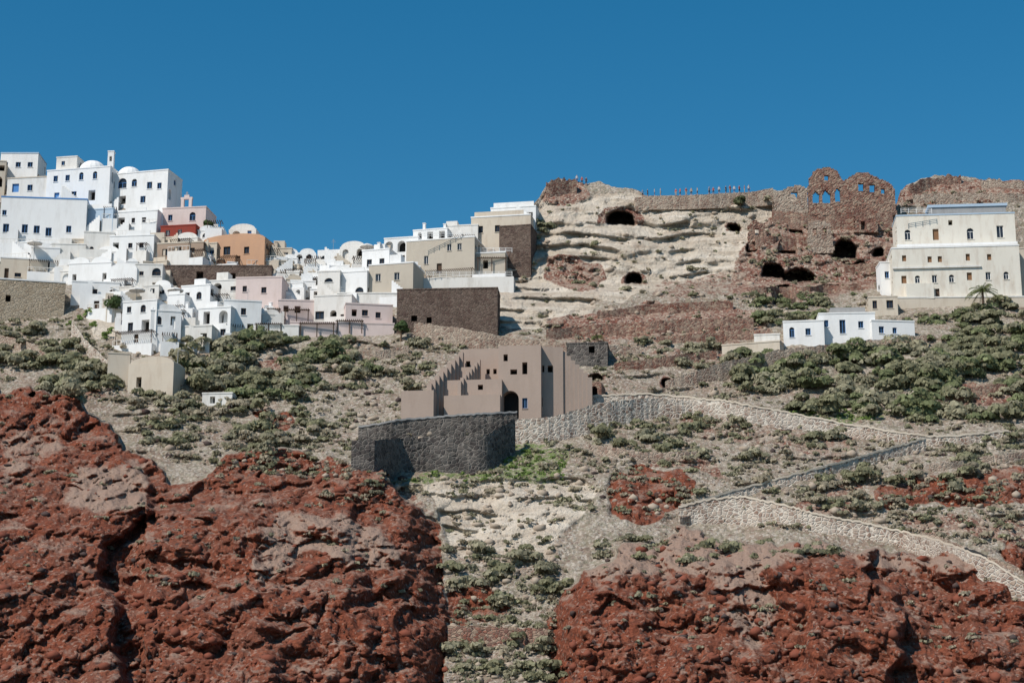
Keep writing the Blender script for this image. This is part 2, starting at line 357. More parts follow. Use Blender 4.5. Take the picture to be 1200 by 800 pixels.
def face(wb,nb_,O,U,W,H,z0,wins,k,frame):
    """vertical wall with real openings. wins=(u0,z0,u1,z1,kind)"""
    N=(U[1],-U[0])
    wins=[w for w in wins if w[2]-w[0]>.2 and w[3]-w[1]>.2 and w[0]>.08 and w[2]<W-.08 and w[3]<H-.08]
    def q(u,z,r=0):return (O[0]+U[0]*u-N[0]*r,O[1]+U[1]*u-N[1]*r,O[2]+z)
    us=sorted(set([0,W]+[w[0] for w in wins]+[w[2] for w in wins]))
    zs=sorted(set([z0,H]+[w[1] for w in wins]+[w[3] for w in wins]))
    for i in range(len(us)-1):
        for j in range(len(zs)-1):
            cu=(us[i]+us[i+1])/2;cz=(zs[j]+zs[j+1])/2
            if any(w[0]<cu<w[2] and w[1]<cz<w[3] for w in wins):continue
            wb.poly([q(us[i],zs[j]),q(us[i+1],zs[j]),q(us[i+1],zs[j+1]),q(us[i],zs[j+1])],k)
    for (a,b,c,d,kind) in wins:
        R=.28 if kind!='o' and kind!='A' else 1.6
        arch=kind in('a','A');fr=frame
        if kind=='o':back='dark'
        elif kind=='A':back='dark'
        elif kind=='d':back=frame if frame!='white' else 'wood'
        elif kind=='s':back='ochrewood'
        else:back='glass'
        if arch:
            r=(c-a)/2;hs=max(d-r,b+.1);n=10
            pts=[(a+r-r*math.cos(math.pi*i/n),hs+(d-hs)*math.sin(math.pi*i/n)) for i in range(n+1)]
            h=n//2
            wb.poly([q(a,d)]+[q(*p) for p in pts[:h+1]],k)
            wb.poly([q(c,d)]+[q(*p) for p in pts[h:][::-1]],k)
            out=[(a,b)]+pts+[(c,b)]
        else: out=[(a,b),(a,d),(c,d),(c,b)]
        for i in range(len(out)):
            p1=out[i];p2=out[(i+1)%len(out)]
            wb.poly([q(*p1),q(*p2),q(*p2,R),q(*p1,R)],k)
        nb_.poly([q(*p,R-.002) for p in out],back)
        if kind in('w','a') and d-b>.6:
            V=(-N[0],-N[1]);f=.08;O2=(O[0]+V[0]*(R-.09),O[1]+V[1]*(R-.09),O[2])
            dd=d if not arch else hs
            nb_.box(O2,U,V,a+.002,a+f,0,.06,b+.002,dd,fr);nb_.box(O2,U,V,c-f,c-.002,0,.06,b+.002,dd,fr)
            nb_.box(O2,U,V,a+f,c-f,0,.06,b+.002,b+f,fr);nb_.box(O2,U,V,a+f,c-f,0,.06,dd-f,dd-.002,fr)
            nb_.box(O2,U,V,(a+c)/2-.035,(a+c)/2+.035,.003,.05,b+f,dd-f,fr)
            wb.box(O,U,V,a-.08,c+.08,-.09,-.003,b-.12,b-.005,k)
BR=[]
def autow(W,H,rs,dens=.8):
    ws=[];nf=max(1,int(H/2.7));fh=H/nf;nc=max(1,int(W/2.2));cw=W/nc
    for f in range(nf):
        for c in range(nc):
            if rs.random()>dens:continue
            ww=min(cw*.7,rs.choice([.8,1.0,1.2,1.6]));u=(c+.5)*cw-ww/2+rs.uniform(-.2,.2);b=f*fh
            if rs.random()<.45:ws.append((u,b+.15,u+ww,b+min(2.4,fh-.35),rs.choice(['d','o','A','A'])))
            else:
                hh=rs.choice([.8,1.2,1.5]);ws.append((u,b+.8,u+ww,b+min(.8+hh,fh-.3),rs.choice(['w','w','a','o'])))
    return ws
def building(name,x0,y0,x1,y1,k='white',yaw=0,depth=7,wins='auto',frame='blue',cop=True,copk=None,vault=0,dome=[],d=None,ext=4,dens=.85,sidew=True,dofs=-.6,reg=True,parent=None,chim=0,boxes=[],clut=None):
    rs=random.Random(int(x0*31+y0*17+x1))
    if d is None:
        d=min(Dat(x,y1) for x in np.linspace(x0,x1,5))+dofs
    a=math.radians(yaw);U=(math.cos(a),math.sin(a));V=(-U[1],U[0])
    def q_(px,py):
        u=(400-py)/F;return ((px-600)/F)/(cT-u*sT)
    ym=(y0+y1)/2
    Wapp=(x1-x0)/F*d
    dl=d if yaw>=0 else d-Wapp*math.sin(a)/max(.3,math.cos(a))
    xl=q_(x0,ym)*dl;qr=q_(x1,ym)
    W=(qr*dl-xl)/(U[0]-qr*U[1])
    ztop=P(x0,y0,d)[2];zb=P(x0,y1,d)[2];H=ztop-zb
    O=(xl,dl,zb)
    par=parent or empty(name)
    wb=MB();nbm=MB();rf=MB();ex=MB()
    if wins=='auto':ws=autow(W,H,rs,dens)
    else:
        ws=[]
        for w in wins:
            ws.append(((w[0]-x0)/(x1-x0)*W,(y1-w[3])/(y1-y0)*H,(w[2]-x0)/(x1-x0)*W,(y1-w[1])/(y1-y0)*H,w[4]))
    face(wb,nbm,O,U,W,H,-ext,ws,k,frame)
    BRp=(O[0]+U[0]*W,O[1]+U[1]*W,O[2])
    sw_=autow(depth,H,rs,.5) if (sidew and k not in('lava','brownstone','rubble','ochrestone')) else []
    face(wb,nbm,BRp,V,depth,H,-ext,sw_,k,frame)
    BLp=(O[0]+V[0]*depth,O[1]+V[1]*depth,O[2])
    face(wb,nbm,BLp,(-V[0],-V[1]),depth,H,-ext,sw_,k,frame)
    BKp=(BRp[0]+V[0]*depth,BRp[1]+V[1]*depth,O[2])
    face(wb,nbm,BKp,(-U[0],-U[1]),W,H,-ext,[],k,frame)
    ck=copk or k
    if cop:
        rf.box(O,U,V,-.07,W+.07,-.07,depth+.07,H+.003,H+.25,ck)
    else: rf.box(O,U,V,0,W,0,depth,H-.002,H+.02,ck)
    if vault:
        vw=W/vault
        for i in range(vault):
            u0=i*vw+.2;u1=(i+1)*vw-.2;r=(u1-u0)/2;hh=min(r*.6,1.1);n=12;base=H+(.25 if cop else .02)
            pts=[(u0+r-r*math.cos(math.pi*j/n),base+hh*math.sin(math.pi*j/n)) for j in range(n+1)]
            def Q(u,v,z):return (O[0]+U[0]*u+V[0]*v,O[1]+U[1]*u+V[1]*v,O[2]+z)
            rf.poly([Q(u,.1,z) for u,z in pts],k);rf.poly([Q(u,depth-.1,z) for u,z in pts][::-1],k)
            for j in range(n):rf.poly([Q(pts[j][0],.1,pts[j][1]),Q(pts[j+1][0],.1,pts[j+1][1]),Q(pts[j+1][0],depth-.1,pts[j+1][1]),Q(pts[j][0],depth-.1,pts[j][1])],k)
    for (px,rp,dk) in dome:
        u=(px-x0)/(x1-x0)*W;r=rp/F*d;n=16;m=6;base=H+(.25 if cop else .02)
        cx=O[0]+U[0]*u+V[0]*(r+.3);cy=O[1]+U[1]*u+V[1]*(r+.3)
        def S(i,j):
            t=2*math.pi*i/n;p=math.pi/2*j/m;return(cx+r*math.cos(t)*math.cos(p),cy+r*math.sin(t)*math.cos(p),O[2]+base+r*.85*math.sin(p))
        for i in range(n):
            for j in range(m):
                rf.poly([S(i,j),S(i+1,j),S(i+1,j+1),S(i,j+1)] if j<m-1 else [S(i,j),S(i+1,j),S(i,m)],dk)
    for c in range(chim):
        u=rs.uniform(.5,max(.6,W-1));v=rs.uniform(.5,2)
        b0=H+(.25 if cop else .02)
        rf.box(O,U,V,u,u+.5,v,v+.5,b0,b0+1.3,k);
        rf.box(O,U,V,u-.08,u+.58,v-.08,v+.58,b0+1.303,b0+1.42,k)
    for (a0,b0,a1,b1,v0,v1,kk) in boxes:
        rf.box(O,U,V,(a0-x0)/(x1-x0)*W,(a1-x0)/(x1-x0)*W,v0,v1,(y1-b1)/(y1-y0)*H,(y1-b0)/(y1-y0)*H,kk)
    if clut is None:clut=(name==WH)
    if clut:
        kk=k if k in('white','white2','cream') else 'white'
        if W>3 and rs.random()<.75:
            u0=rs.uniform(-.6,W*.35);u1=rs.uniform(W*.55,W+.8);dp=rs.uniform(1.6,3.0);zt=rs.uniform(.2,.9)
            rail=rs.random()<.4
            zt2=zt-.8 if rail else zt
            ex.box(O,U,V,u0,u1,-dp,-dp+.25,-ext,zt2,kk);ex.box(O,U,V,u0,u0+.25,-dp+.253,-.01,-ext,zt2,kk);ex.box(O,U,V,u1-.25,u1,-dp+.253,-.01,-ext,zt2,kk)
            ex.box(O,U,V,u0+.253,u1-.253,-dp+.253,-.01,-ext,zt-.9,'grey')
            if rail:
                nn=max(2,int((u1-u0)/.7))
                for i in range(nn+1):
                    uu=u0+(u1-u0-.06)*i/nn;ex.box(O,U,V,uu,uu+.06,-dp+.08,-dp+.14,zt2+.002,zt2+.85,'white2')
                ex.box(O,U,V,u0,u1,-dp+.06,-dp+.16,zt2+.853,zt2+.93,'white2')
            if rs.random()<.4:
                for uu in(u0+.3,u1-.4):ex.box(O,U,V,uu,uu+.1,-dp+.4,-dp+.5,zt-.9,zt+1.6,'wood')
                for i in range(int((u1-u0)/.4)):ex.box(O,U,V,u0+.2+i*.4,u0+.32+i*.4,-dp+.2,-.02,zt+1.603,zt+1.7,'wood')
        if H>2.5 and rs.random()<.5:
            n=9;sg=rs.choice([-1,1]);us=0 if sg>0 else W
            for i in range(n):
                a0=us+sg*i*.42;a1=a0+sg*.42
                ex.box(O,U,V,min(a0,a1),max(a0,a1)-.003,-1.05,-.95,-ext,.5+(i+1)*(min(H,3.2)/n),kk)
                ex.box(O,U,V,min(a0,a1),max(a0,a1)-.003,-.945,-.015,-ext,(i+1)*(min(H,3.2)/n)-.4,'grey')
        b0=H+(.25 if cop else .02)
        if not vault and not dome and W>2.5:
            r_=rs.random()
            if r_<.35:
                u0=rs.uniform(.1,W*.4);u1=rs.uniform(W*.6,W-.1);hh=rs.uniform(.5,1.0)
                ex.box(O,U,V,u0,u1,.1,.3,b0+.003,b0+hh,kk)
            elif r_<.55:
                u0=rs.uniform(.2,W*.5);ex.box(O,U,V,u0,u0+min(2.2,W*.45),1.2,3.6,b0+.003,b0+rs.uniform(1.2,2.),kk)
            elif r_<.7:
                u0=rs.uniform(.2,W-1);ex.box(O,U,V,u0,u0+.05,1.,1.05,b0+.003,b0+2.4,'metal')
                for q in range(3):ex.box(O,U,V,u0-.4+.08*q,u0+.45-.08*q,1.06,1.09,b0+1.8+q*.22,b0+1.83+q*.22,'metal')
    wb.obj('walls',par);nbm.obj('windows_and_doors',par);rf.obj('roof',par);ex.obj('terrace_and_stairs',par)
    if reg:BR.append((x0,y0,x1,y1))
    return par,O,U,V,W,H
WH='whitewashed_house'
B=building
B(WH,0,180,44,215,'white',0,wins=[(4,190,9,196,'w'),(18,190,24,196,'w'),(32,190,38,196,'w')],copk='ltblue',clut=False)
B(WH,-60,186,6,232,'cream',10)
B(WH,8,206,96,240,'white2',-8,wins=[(14,212,22,222,'d'),(32,214,38,221,'w'),(72,214,78,221,'w')],dome=[(62,13,'orange')],copk='cream')
B(WH,54,196,128,248,'white',-12,wins=[(62,202,67,209,'w'),(76,202,81,209,'w'),(92,200,97,209,'a'),(108,200,113,209,'a'),(64,222,70,232,'d'),(84,222,90,230,'w'),(104,222,112,234,'o')],dome=[(100,17,'white')],chim=1)
B(WH,66,184,90,200,'white2',-10,wins=[(72,188,76,193,'w')],depth=4,clut=False,d=Dat(90,248)+1)
B(WH,122,200,196,250,'white',-14,wins=[(128,207,134,216,'a'),(138,205,148,217,'a'),(154,207,160,216,'a'),(172,212,178,220,'w'),(184,214,189,221,'w'),(140,226,148,236,'o'),(165,228,171,236,'w')],dome=[(144,15,'white')])
B('bell_tower',126,178,133,200,'white',0,depth=1.2,d=Dat(130,222)-3,wins=[(128,183,131,189,'o')],ext=8,sidew=False)
B(WH,0,231,101,286,'white',6,frame='blue',copk='blue',wins=[(4,262,11,272,'w'),(26,262,33,272,'w'),(40,263,47,272,'w'),(54,265,61,275,'w'),(2,246,7,252,'w'),(78,262,84,270,'w')],depth=9,dofs=-2)
B(WH,98,245,132,275,'ltblue',-10)
B(WH,98,272,134,300,'white2',8,frame='wood')
B(WH,132,247,184,278,'white',-10,frame='wood',wins=[(138,253,146,261,'o'),(154,254,158,260,'w'),(166,254,171,260,'w'),(146,266,152,276,'d')],copk='white')
B(WH,128,276,180,308,'white',-6,frame='wood',wins=[(132,283,139,291,'o'),(150,284,155,290,'w'),(163,284,168,290,'w')])
p,O,U,V,W,H=B('pink_chapel',190,243,241,270,'pink',-8,wins=[(197,250,202,257,'w'),(222,248,229,258,'a')],cop=True)
bf=MB();zz=H+.28
for (u0,u1,z0,z1) in [(3.6,4.2,0,1.7),(5.2,5.8,0,1.7),(3.5,5.9,1.703,2.1)]:bf.box(O,U,V,u0,u1,.3,.9,zz+z0,zz+z1,'pink')
bf.box(O,U,V,4.2,5.2,.4,.8,zz+2.103,zz+2.6,'pink');bf.box(O,U,V,4.62,4.78,.5,.6,zz+2.603,zz+3.3,'metal');bf.box(O,U,V,4.4,5.0,.52,.58,zz+2.9,zz+3.02,'metal')
bf.obj('belfry',p)
B('red_house',188,264,229,284,'red',-10,frame='white',wins=[(194,268,199,275,'w'),(208,268,213,275,'w')])
B('brown_house',184,284,238,311,'brown',-8,frame='wood',wins=[(190,290,196,298,'w'),(204,288,212,300,'o'),(222,290,228,298,'w')],copk='cream')
B('terracotta_house',236,278,310,312,'orange',-14,frame='wood',wins=[(242,284,248,292,'w'),(262,286,270,296,'w'),(286,288,292,296,'w'),(276,298,282,309,'d')],vault=1,cop=False,clut=True)
B('stone_retaining_wall',190,312,318,336,'brownstone',0,wins=[(230,318,238,330,'o'),(270,320,276,330,'o')],dofs=-.3,depth=3)
B(WH,240,266,262,276,'white',0,cop=False)
B(WH,268,268,300,280,'white2',-5,vault=1,cop=False)
B(WH,60,286,100,312,'white2',5,frame='wood');B(WH,0,284,38,305,'white',-12,frame='wood')
B(WH,36,290,70,318,'white',10,frame='wood')
B(WH,80,308,130,334,'white',-8,frame='wood',vault=2);B(WH,126,314,160,345,'white',-12,frame='wood',vault=1,cop=False);B(WH,158,310,190,345,'white2',4,frame='wood')
B(WH,84,330,140,352,'white',8,frame='wood')
B(WH,132,335,186,352,'white2',-10,frame='wood')
B(WH,143,352,183,405,'white',-16,depth=8,frame='wood',wins=[(148,357,153,364,'w'),(164,356,170,365,'a'),(150,376,156,386,'w'),(166,374,175,388,'o'),(158,390,163,400,'d')])
B(WH,176,364,212,406,'white',12,frame='wood',vault=1)
B(WH,205,382,248,406,'white2',-8,frame='wood')
B(WH,196,345,216,372,'white',-12,frame='wood')
B(WH,212,334,246,368,'white',-15,frame='wood',wins=[(217,341,222,349,'w'),(230,341,236,350,'a'),(218,356,223,364,'w')])
B(WH,244,328,284,362,'white2',-10,frame='wood')
B(WH,232,360,270,398,'white',-14,frame='wood')
B(WH,262,352,306,396,'white',10,frame='wood',wins=[(268,360,273,368,'w'),(282,360,288,368,'w'),(270,380,276,390,'o'),(290,378,297,392,'o')])
B('pink_house',276,325,330,366,'pink',-5,wins=[(284,334,289,341,'w'),(306,336,312,343,'w')],frame='wood',depth=6)
B('pink_house',326,352,372,380,'pink',6,wins=[(332,358,338,365,'o'),(345,358,352,366,'o')],frame='wood')
B('white_house',368,346,412,378,'white2',-8,frame='wood',clut=True)
B('pink_house',405,356,460,388,'pink',10,wins=[(412,362,418,370,'o'),(424,362,431,369,'w'),(440,364,446,371,'w')],frame='wood')
B('pink_terrace_wall',340,378,462,394,'pink',4,wins=[],depth=4)
B('terrace_wall',300,382,350,396,'white2',0,wins=[],depth=4)
B(WH,330,296,370,308,'white',0,vault=2,cop=False,frame='wood')
B(WH,372,292,404,312,'white',-8,cop=False,frame='wood')
B(WH,398,288,428,322,'white2',-10,vault=1,cop=False,frame='wood')
B(WH,372,318,398,352,'white2',-8,frame='wood')
B(WH,392,318,430,350,'white',-12,frame='wood')
B(WH,424,292,456,340,'white',-16,frame='wood',chim=1)
B(WH,450,278,490,312,'white',-12,frame='wood');B(WH,484,268,524,300,'white',-14,frame='wood',chim=2)
B(WH,520,264,560,290,'white2',-8,frame='wood')
B('beige_house',552,252,622,296,'cream',-10,wins=[(560,262,566,270,'w'),(580,262,586,270,'w'),(600,264,606,272,'w')],frame='wood',copk='white',clut=True)
B(WH,575,242,628,262,'white',-10,frame='wood',depth=5)
B('beige_house',476,278,556,330,'beige',-14,wins=[(497,296,502,306,'w'),(524,284,529,292,'w'),(536,284,541,292,'w'),(512,306,518,318,'d')],frame='white',depth=9,copk='white',clut=True)
B('beige_house',432,308,484,352,'beige',-14,wins=[(440,318,446,327,'w'),(462,318,468,327,'w')],frame='white',copk='white',clut=True)
B('white_terrace',486,324,602,338,'white2',-4,wins=[],depth=5,cop=False,dofs=-1.5)
B('beige_house',540,296,592,326,'beige',-8,wins=[(548,304,554,314,'w'),(566,304,572,314,'o')],frame='white',copk='white',clut=True)
B('stone_retaining_wall',465,338,583,386,'brownstone',-4,wins=[(482,368,489,375,'o'),(500,370,506,377,'o')],depth=6,dofs=-2)
B('stone_retaining_wall',585,264,622,310,'brownstone',-12,wins=[],depth=6)
B('terrace_wall',395,344,470,354,'white2',0,wins=[],depth=3)
B('ochre_stone_building',-80,322,76,372,'ochrestone',14,wins=[(6,340,12,348,'o')],depth=10,copk='white',dofs=-3)
B('cream_house',0,302,56,328,'cream',12,frame='wood',copk='white')
p,O,U,V,W,H=B('captains_mansion',1046,288,1196,350,'churchcream',-5,frame='white',depth=9,copk='white',dofs=-3,wins=[
 (1058,296,1063,303,'s'),(1088,298,1093,305,'s'),(1100,298,1105,305,'s'),(1133,296,1138,304,'s'),(1158,297,1163,304,'s'),
 (1056,320,1062,329,'s'),(1072,320,1078,329,'a'),(1092,320,1098,329,'w'),(1112,320,1118,329,'a'),(1133,318,1139,327,'s'),(1155,318,1161,327,'w'),(1176,318,1182,327,'a'),(1095,336,1100,349,'d')],
 boxes=[(1046,310,1150,312,-.3,-.07,'white2'),(1060,332,1092,350,-1.6,-.07,'churchcream')])
dd=O[1]
B('captains_mansion_upper_storey',1051,250,1190,290,'churchcream',-5,frame='white',depth=7,d=dd+2.5,copk='ltblue',ext=3,wins=[
 (1060,266,1067,278,'a'),(1093,266,1100,279,'s'),(1112,256,1117,262,'o'),(1133,266,1141,279,'a'),(1168,264,1176,278,'w')],
 boxes=[(1092,238,1182,248,1.5,5,'grey'),(1090,235,1184,238,1.3,5.2,'ltblue'),(1050,284,1191,287,-.5,-.07,'white')],reg=True)
B('white_annex',1032,308,1048,345,'white',0,wins=[(1037,318,1042,326,'w')],depth=4)
B('cream_garden_wall',1018,348,1212,358,'cream',-2,wins=[],depth=2,cop=True,copk='white2')
B('cream_garden_wall',1188,290,1260,350,'cream',-5,wins=[],depth=4,dofs=-1)
B('small_cream_house',1018,348,1052,366,'cream',-5,frame='wood',depth=4,dofs=-1.6)
B('white_cottage',918,376,966,404,'white',-8,frame='blue',wins=[(925,382,931,394,'a'),(944,384,950,392,'w')],depth=6)
B('white_cottage',960,367,1026,402,'white',-4,frame='blue',wins=[(966,374,971,382,'w'),(984,374,991,390,'w'),(1006,376,1012,384,'w')],depth=6,boxes=[(975,357,1016,366,1.5,5,'grey')])
B('white_cottage',1022,376,1072,400,'white',6,frame='blue',wins=[(1030,382,1036,390,'w'),(1046,383,1051,390,'w')],depth=5)
B('cream_terrace_wall',846,400,914,420,'cream',-18,wins=[],depth=4)
B('small_cream_house',884,392,914,412,'white2',-8,wins=[],depth=4)
# ---- unfinished taupe building
par=empty('taupe_concrete_building')
dB=Dat(590,500)-3
def T(x0,y0,x1,y1,dofs,wins=[],depth=6,yaw=-7,ext=4):
    B('x',x0,y0,x1,y1,'taupe',yaw,depth=depth,d=dB+dofs,wins=wins,cop=False,parent=par,ext=ext,sidew=False)
T(540,408,588,470,9,[(546,422,551,430,'o'),(570,432,574,438,'o'),(578,432,582,438,'o')],8)
T(584,404,634,494,4,[(590,414,595,422,'o'),(598,432,606,438,'o'),(612,424,618,438,'o'),(612,466,618,478,'w'),(588,457,608,489,'A')],9)
T(624,406,660,494,5.6,[(632,428,638,436,'o'),(642,428,648,436,'o'),(630,466,636,476,'o')],8,yaw=4)
T(503,444,588,488,3.4,[(560,450,566,456,'o')],4);T(470,457,508,493,0,[],3.4)
T(520,462,586,494,1.2,[],2)
T(516,430,552,482,7,[(524,436,529,444,'o')],4)
for i in range(9):   # stepped flank wall climbing the slope
    T(500+i*4.6,449-i*4.6,505.5+i*4.6,486,1.6+i*.75,[],1.2,-7)
for i in range(8):
    T(536+i*3.2,446-i*3.6,540+i*3.2,486,2.9+i*.6,[],1.0,-7)
for i in range(7):
    T(658+i*5,412+i*5,664+i*5,474,6.2-.05*i,[],6-.3*i,6)
B('cream_ruined_chapel',150,424,203,462,'cream',-12,wins=[(160,440,166,452,'o')],depth=5,vault=1,cop=False)
B('cream_ruined_chapel',126,414,152,452,'cream',10,wins=[],depth=4)
B('white_hut',237,461,272,474,'white2',-5,wins=[(246,464,252,472,'o')],depth=3)
B('rubble_ruin',664,402,712,428,'lava',-6,wins=[(690,405,697,413,'o')],depth=5)
B('rubble_ruin',660,448,705,474,'rubble',-10,wins=[(668,456,674,466,'A'),(692,452,700,462,'A')],depth=5,cop=False)
key=list(BR);rs=random.Random(11);cnt=0
for _ in range(1500):
    if cnt>=85:break
    px=rs.uniform(0,490);lo=np.interp(px,[0,100,200,240,330,370,430,480],[225,235,262,285,312,312,312,300]);hi=np.interp(px,[0,80,150,310,345,400,480],[298,345,396,392,350,350,340])
    if lo>hi:continue
    y1=rs.uniform(lo,hi);w=rs.uniform(11,30);h=rs.uniform(9,20)
    r=(px,y1-h,px+w,y1)
    bad=False
    for k in key:
        ov=max(0,min(r[2],k[2])-max(r[0],k[0]))*max(0,min(r[3],k[3])-max(r[1],k[1]))
        if k[3]<y1 and ov>.4*w*h: bad=True
        if k[3]>=y1 and ov>.8*w*h: bad=True
    if bad:continue
    key.append(r);cnt+=1
    B(WH,*r,rs.choice(['white','white','white','white2','cream','beige']),rs.uniform(-20,14),depth=5,frame=rs.choice(['wood','blue','white']),vault=rs.choice([0,0,1]),cop=rs.random()<.6,chim=rs.choice([0,0,1]))
# ---------------------------------------------------------------- walls along polylines
def wall(name,pts,k,thick=.6,ext=1.5,step=3,rough=.12,dofs=-.5,cap=None,sk=9):
    xs=np.arange(pts[0][0],pts[-1][0]+.01,step);px=[p[0] for p in pts]
    yt=np.interp(xs,px,[p[1] for p in pts]);hh=np.interp(xs,px,[p[2] for p in pts])
    ds=np.array([Dat(x,y+h)+dofs for x,y,h in zip(xs,yt,hh)])
    dm=np.array([ds[max(0,i-2):i+3].min() for i in range(len(ds))])
    kk=np.ones(sk)/sk;dm=np.convolve(np.pad(dm,sk//2,mode='edge'),kk,'valid')
    v=[];f=[];tops_=[];mi=[]
    wav=1.6*fbm(xs/22.,xs*0+.3,4,5)
    for x,y,h,dd,wv in zip(xs,yt,hh,dm,wav):
        t=P(x,y+wv,dd);b=P(x,y+h,dd);j=random.uniform(-rough,rough)
        X_,z1,z0=t[0],t[2]+j,b[2]-ext
        o=random.uniform(-.06,.06)
        v+=[(X_,dd+o,z0),(X_,dd+o,z1),(X_,dd+thick,z1+random.uniform(-rough,rough)*.5),(X_,dd+thick,z0)];tops_.append((X_,dd,z1))
    n=len(xs)
    for i in range(n-1):
        a=i*4;c=a+4
        for q in range(4):f.append((a+q,c+q,c+(q+1)%4,a+(q+1)%4))
    f.append((0,1,2,3));f.append(((n-1)*4+3,(n-1)*4+2,(n-1)*4+1,(n-1)*4))
    mi=[0]*len(f)
    if cap:
        b0=len(v)
        for i in range(n):
            X_,dd,z1=tops_[i]
            v+=[(X_,dd-.1,z1-.12),(X_,dd-.1,z1+.16),(X_,dd+.5,z1+.16),(X_,dd+.5,z1-.12)]
        for i in range(n-1):
            a=b0+i*4;c=a+4
            for q in range(4):f.append((a+q,c+q,c+(q+1)%4,a+(q+1)%4));mi.append(1)
    me=bpy.data.meshes.new(name);me.from_pydata(v,[],f);me.materials.append(MT[k])
    if cap:me.materials.append(MT[cap]);me.polygons.foreach_set('material_index',mi)
    me.update()
    ob=bpy.data.objects.new(name,me);scene.collection.objects.link(ob)
    return tops_
wall('stone_path_wall',[(690,464,14),(760,461,16),(850,470,22),(930,485,16),(1000,498,12),(1085,511,9),(1130,510,8),(1182,505,9)],'mosaic',1.2,cap='cream',sk=25)
wall('stone_path_wall',[(795,594,14),(830,585,26),(870,582,28),(920,592,22),(960,603,18),(1020,614,14),(1100,633,13),(1150,652,16),(1215,690,16)],'mosaic',1.2,cap='cream',sk=25)
wall('stone_path_wall',[(797,593,8),(870,572,7),(930,556,8),(990,540,10),(1040,526,10),(1087,513,9)],'mosaic',1.2,cap='cream',sk=25)
wall('stone_path_wall',[(797,606,8),(870,590,4),(900,588,5),(1000,606,5),(1100,628,5),(1200,668,8)],'palerubble',.8,dofs=1)
wall('stone_retaining_wall',[(604,492,26),(650,488,28),(700,472,30),(760,466,22),(820,470,18)],'mosaic',1,sk=15)
wall('dry_stone_wall',[(485,378,16),(540,384,20),(600,396,14),(660,402,14),(752,406,9)],'palerubble',1)
wall('dry_stone_wall',[(780,446,10),(850,424,18),(912,410,18),(1000,400,12),(1087,392,14)],'palerubble',1,sk=21)
wall('dry_stone_wall',[(640,386,10),(700,380,12),(800,374,14),(885,372,14)],'rubble',1)
wall('dry_stone_wall',[(700,366,6),(760,356,9),(860,352,9)],'rubble',1)
wall('dry_stone_wall',[(770,394,7),(850,389,8),(905,386,8)],'rubble',1)
wall('dry_stone_wall',[(720,425,8),(780,418,9),(840,410,8)],'rubble',1)
wall('dry_stone_wall',[(525,732,17),(600,735,15),(642,736,14)],'rubble',1,dofs=-1)
wall('dry_stone_wall',[(690,520,7),(760,530,7),(820,528,7)],'palerubble',.8)
wall('dry_stone_wall',[(395,408,9),(440,412,9),(480,404,9)],'palerubble',.8)
wall('dry_stone_wall',[(1090,545,6),(1150,535,7),(1210,528,8)],'palerubble',.8)
wall('lava_retaining_wall',[(412,517,32),(440,514,36),(560,512,40),(578,505,40),(606,490,28)],'lava',1.2,ext=3,dofs=-.8,rough=.2)
wall('lava_retaining_wall',[(420,500,18),(470,492,24),(540,486,28),(606,483,20)],'lava',6,ext=3,rough=.08,cap='grey')
prom=wall('promenade_wall',[(744,231,8),(765,229,8),(800,229,8),(880,225,9),(906,220,12)],'palerubble',4,rough=.05,dofs=-1.2)
wall('dry_stone_wall',[(905,246,12),(950,250,12),(1000,252,12),(1048,248,12)],'rubble',1)
wall('dry_stone_wall',[(885,276,7),(930,278,7),(960,276,7)],'rubble',1)
wall('dry_stone_wall',[(990,310,8),(1030,308,8)],'rubble',1)
wall('dry_stone_wall',[(880,336,7),(940,336,5),(1010,332,7)],'rubble',1)
wall('dry_stone_wall',[(1066,218,8),(1085,209,8),(1110,206,7),(1128,207,6)],'rubble',1,rough=.5)
wall('dry_stone_wall',[(1150,211,7),(1165,209,9),(1180,213,7),(1215,213,8)],'palerubble',1,rough=.5)
wall('dry_stone_wall',[(1070,228,6),(1150,226,6),(1215,228,6)],'palerubble',1,rough=.3)
wall('dry_stone_wall',[(640,216,16),(650,210,18),(662,209,16),(676,213,12)],'rubble',2,rough=.6)
wall('dry_stone_wall',[(1100,458,9),(1150,452,9),(1210,446,9)],'rubble',1)
wall('stone_path_wall',[(84,376,8),(100,398,9),(118,415,9),(135,430,9)],'mosaic',1)
wall('stone_path_wall',[(0,392,9),(30,400,8),(60,418,8)],'palerubble',1)
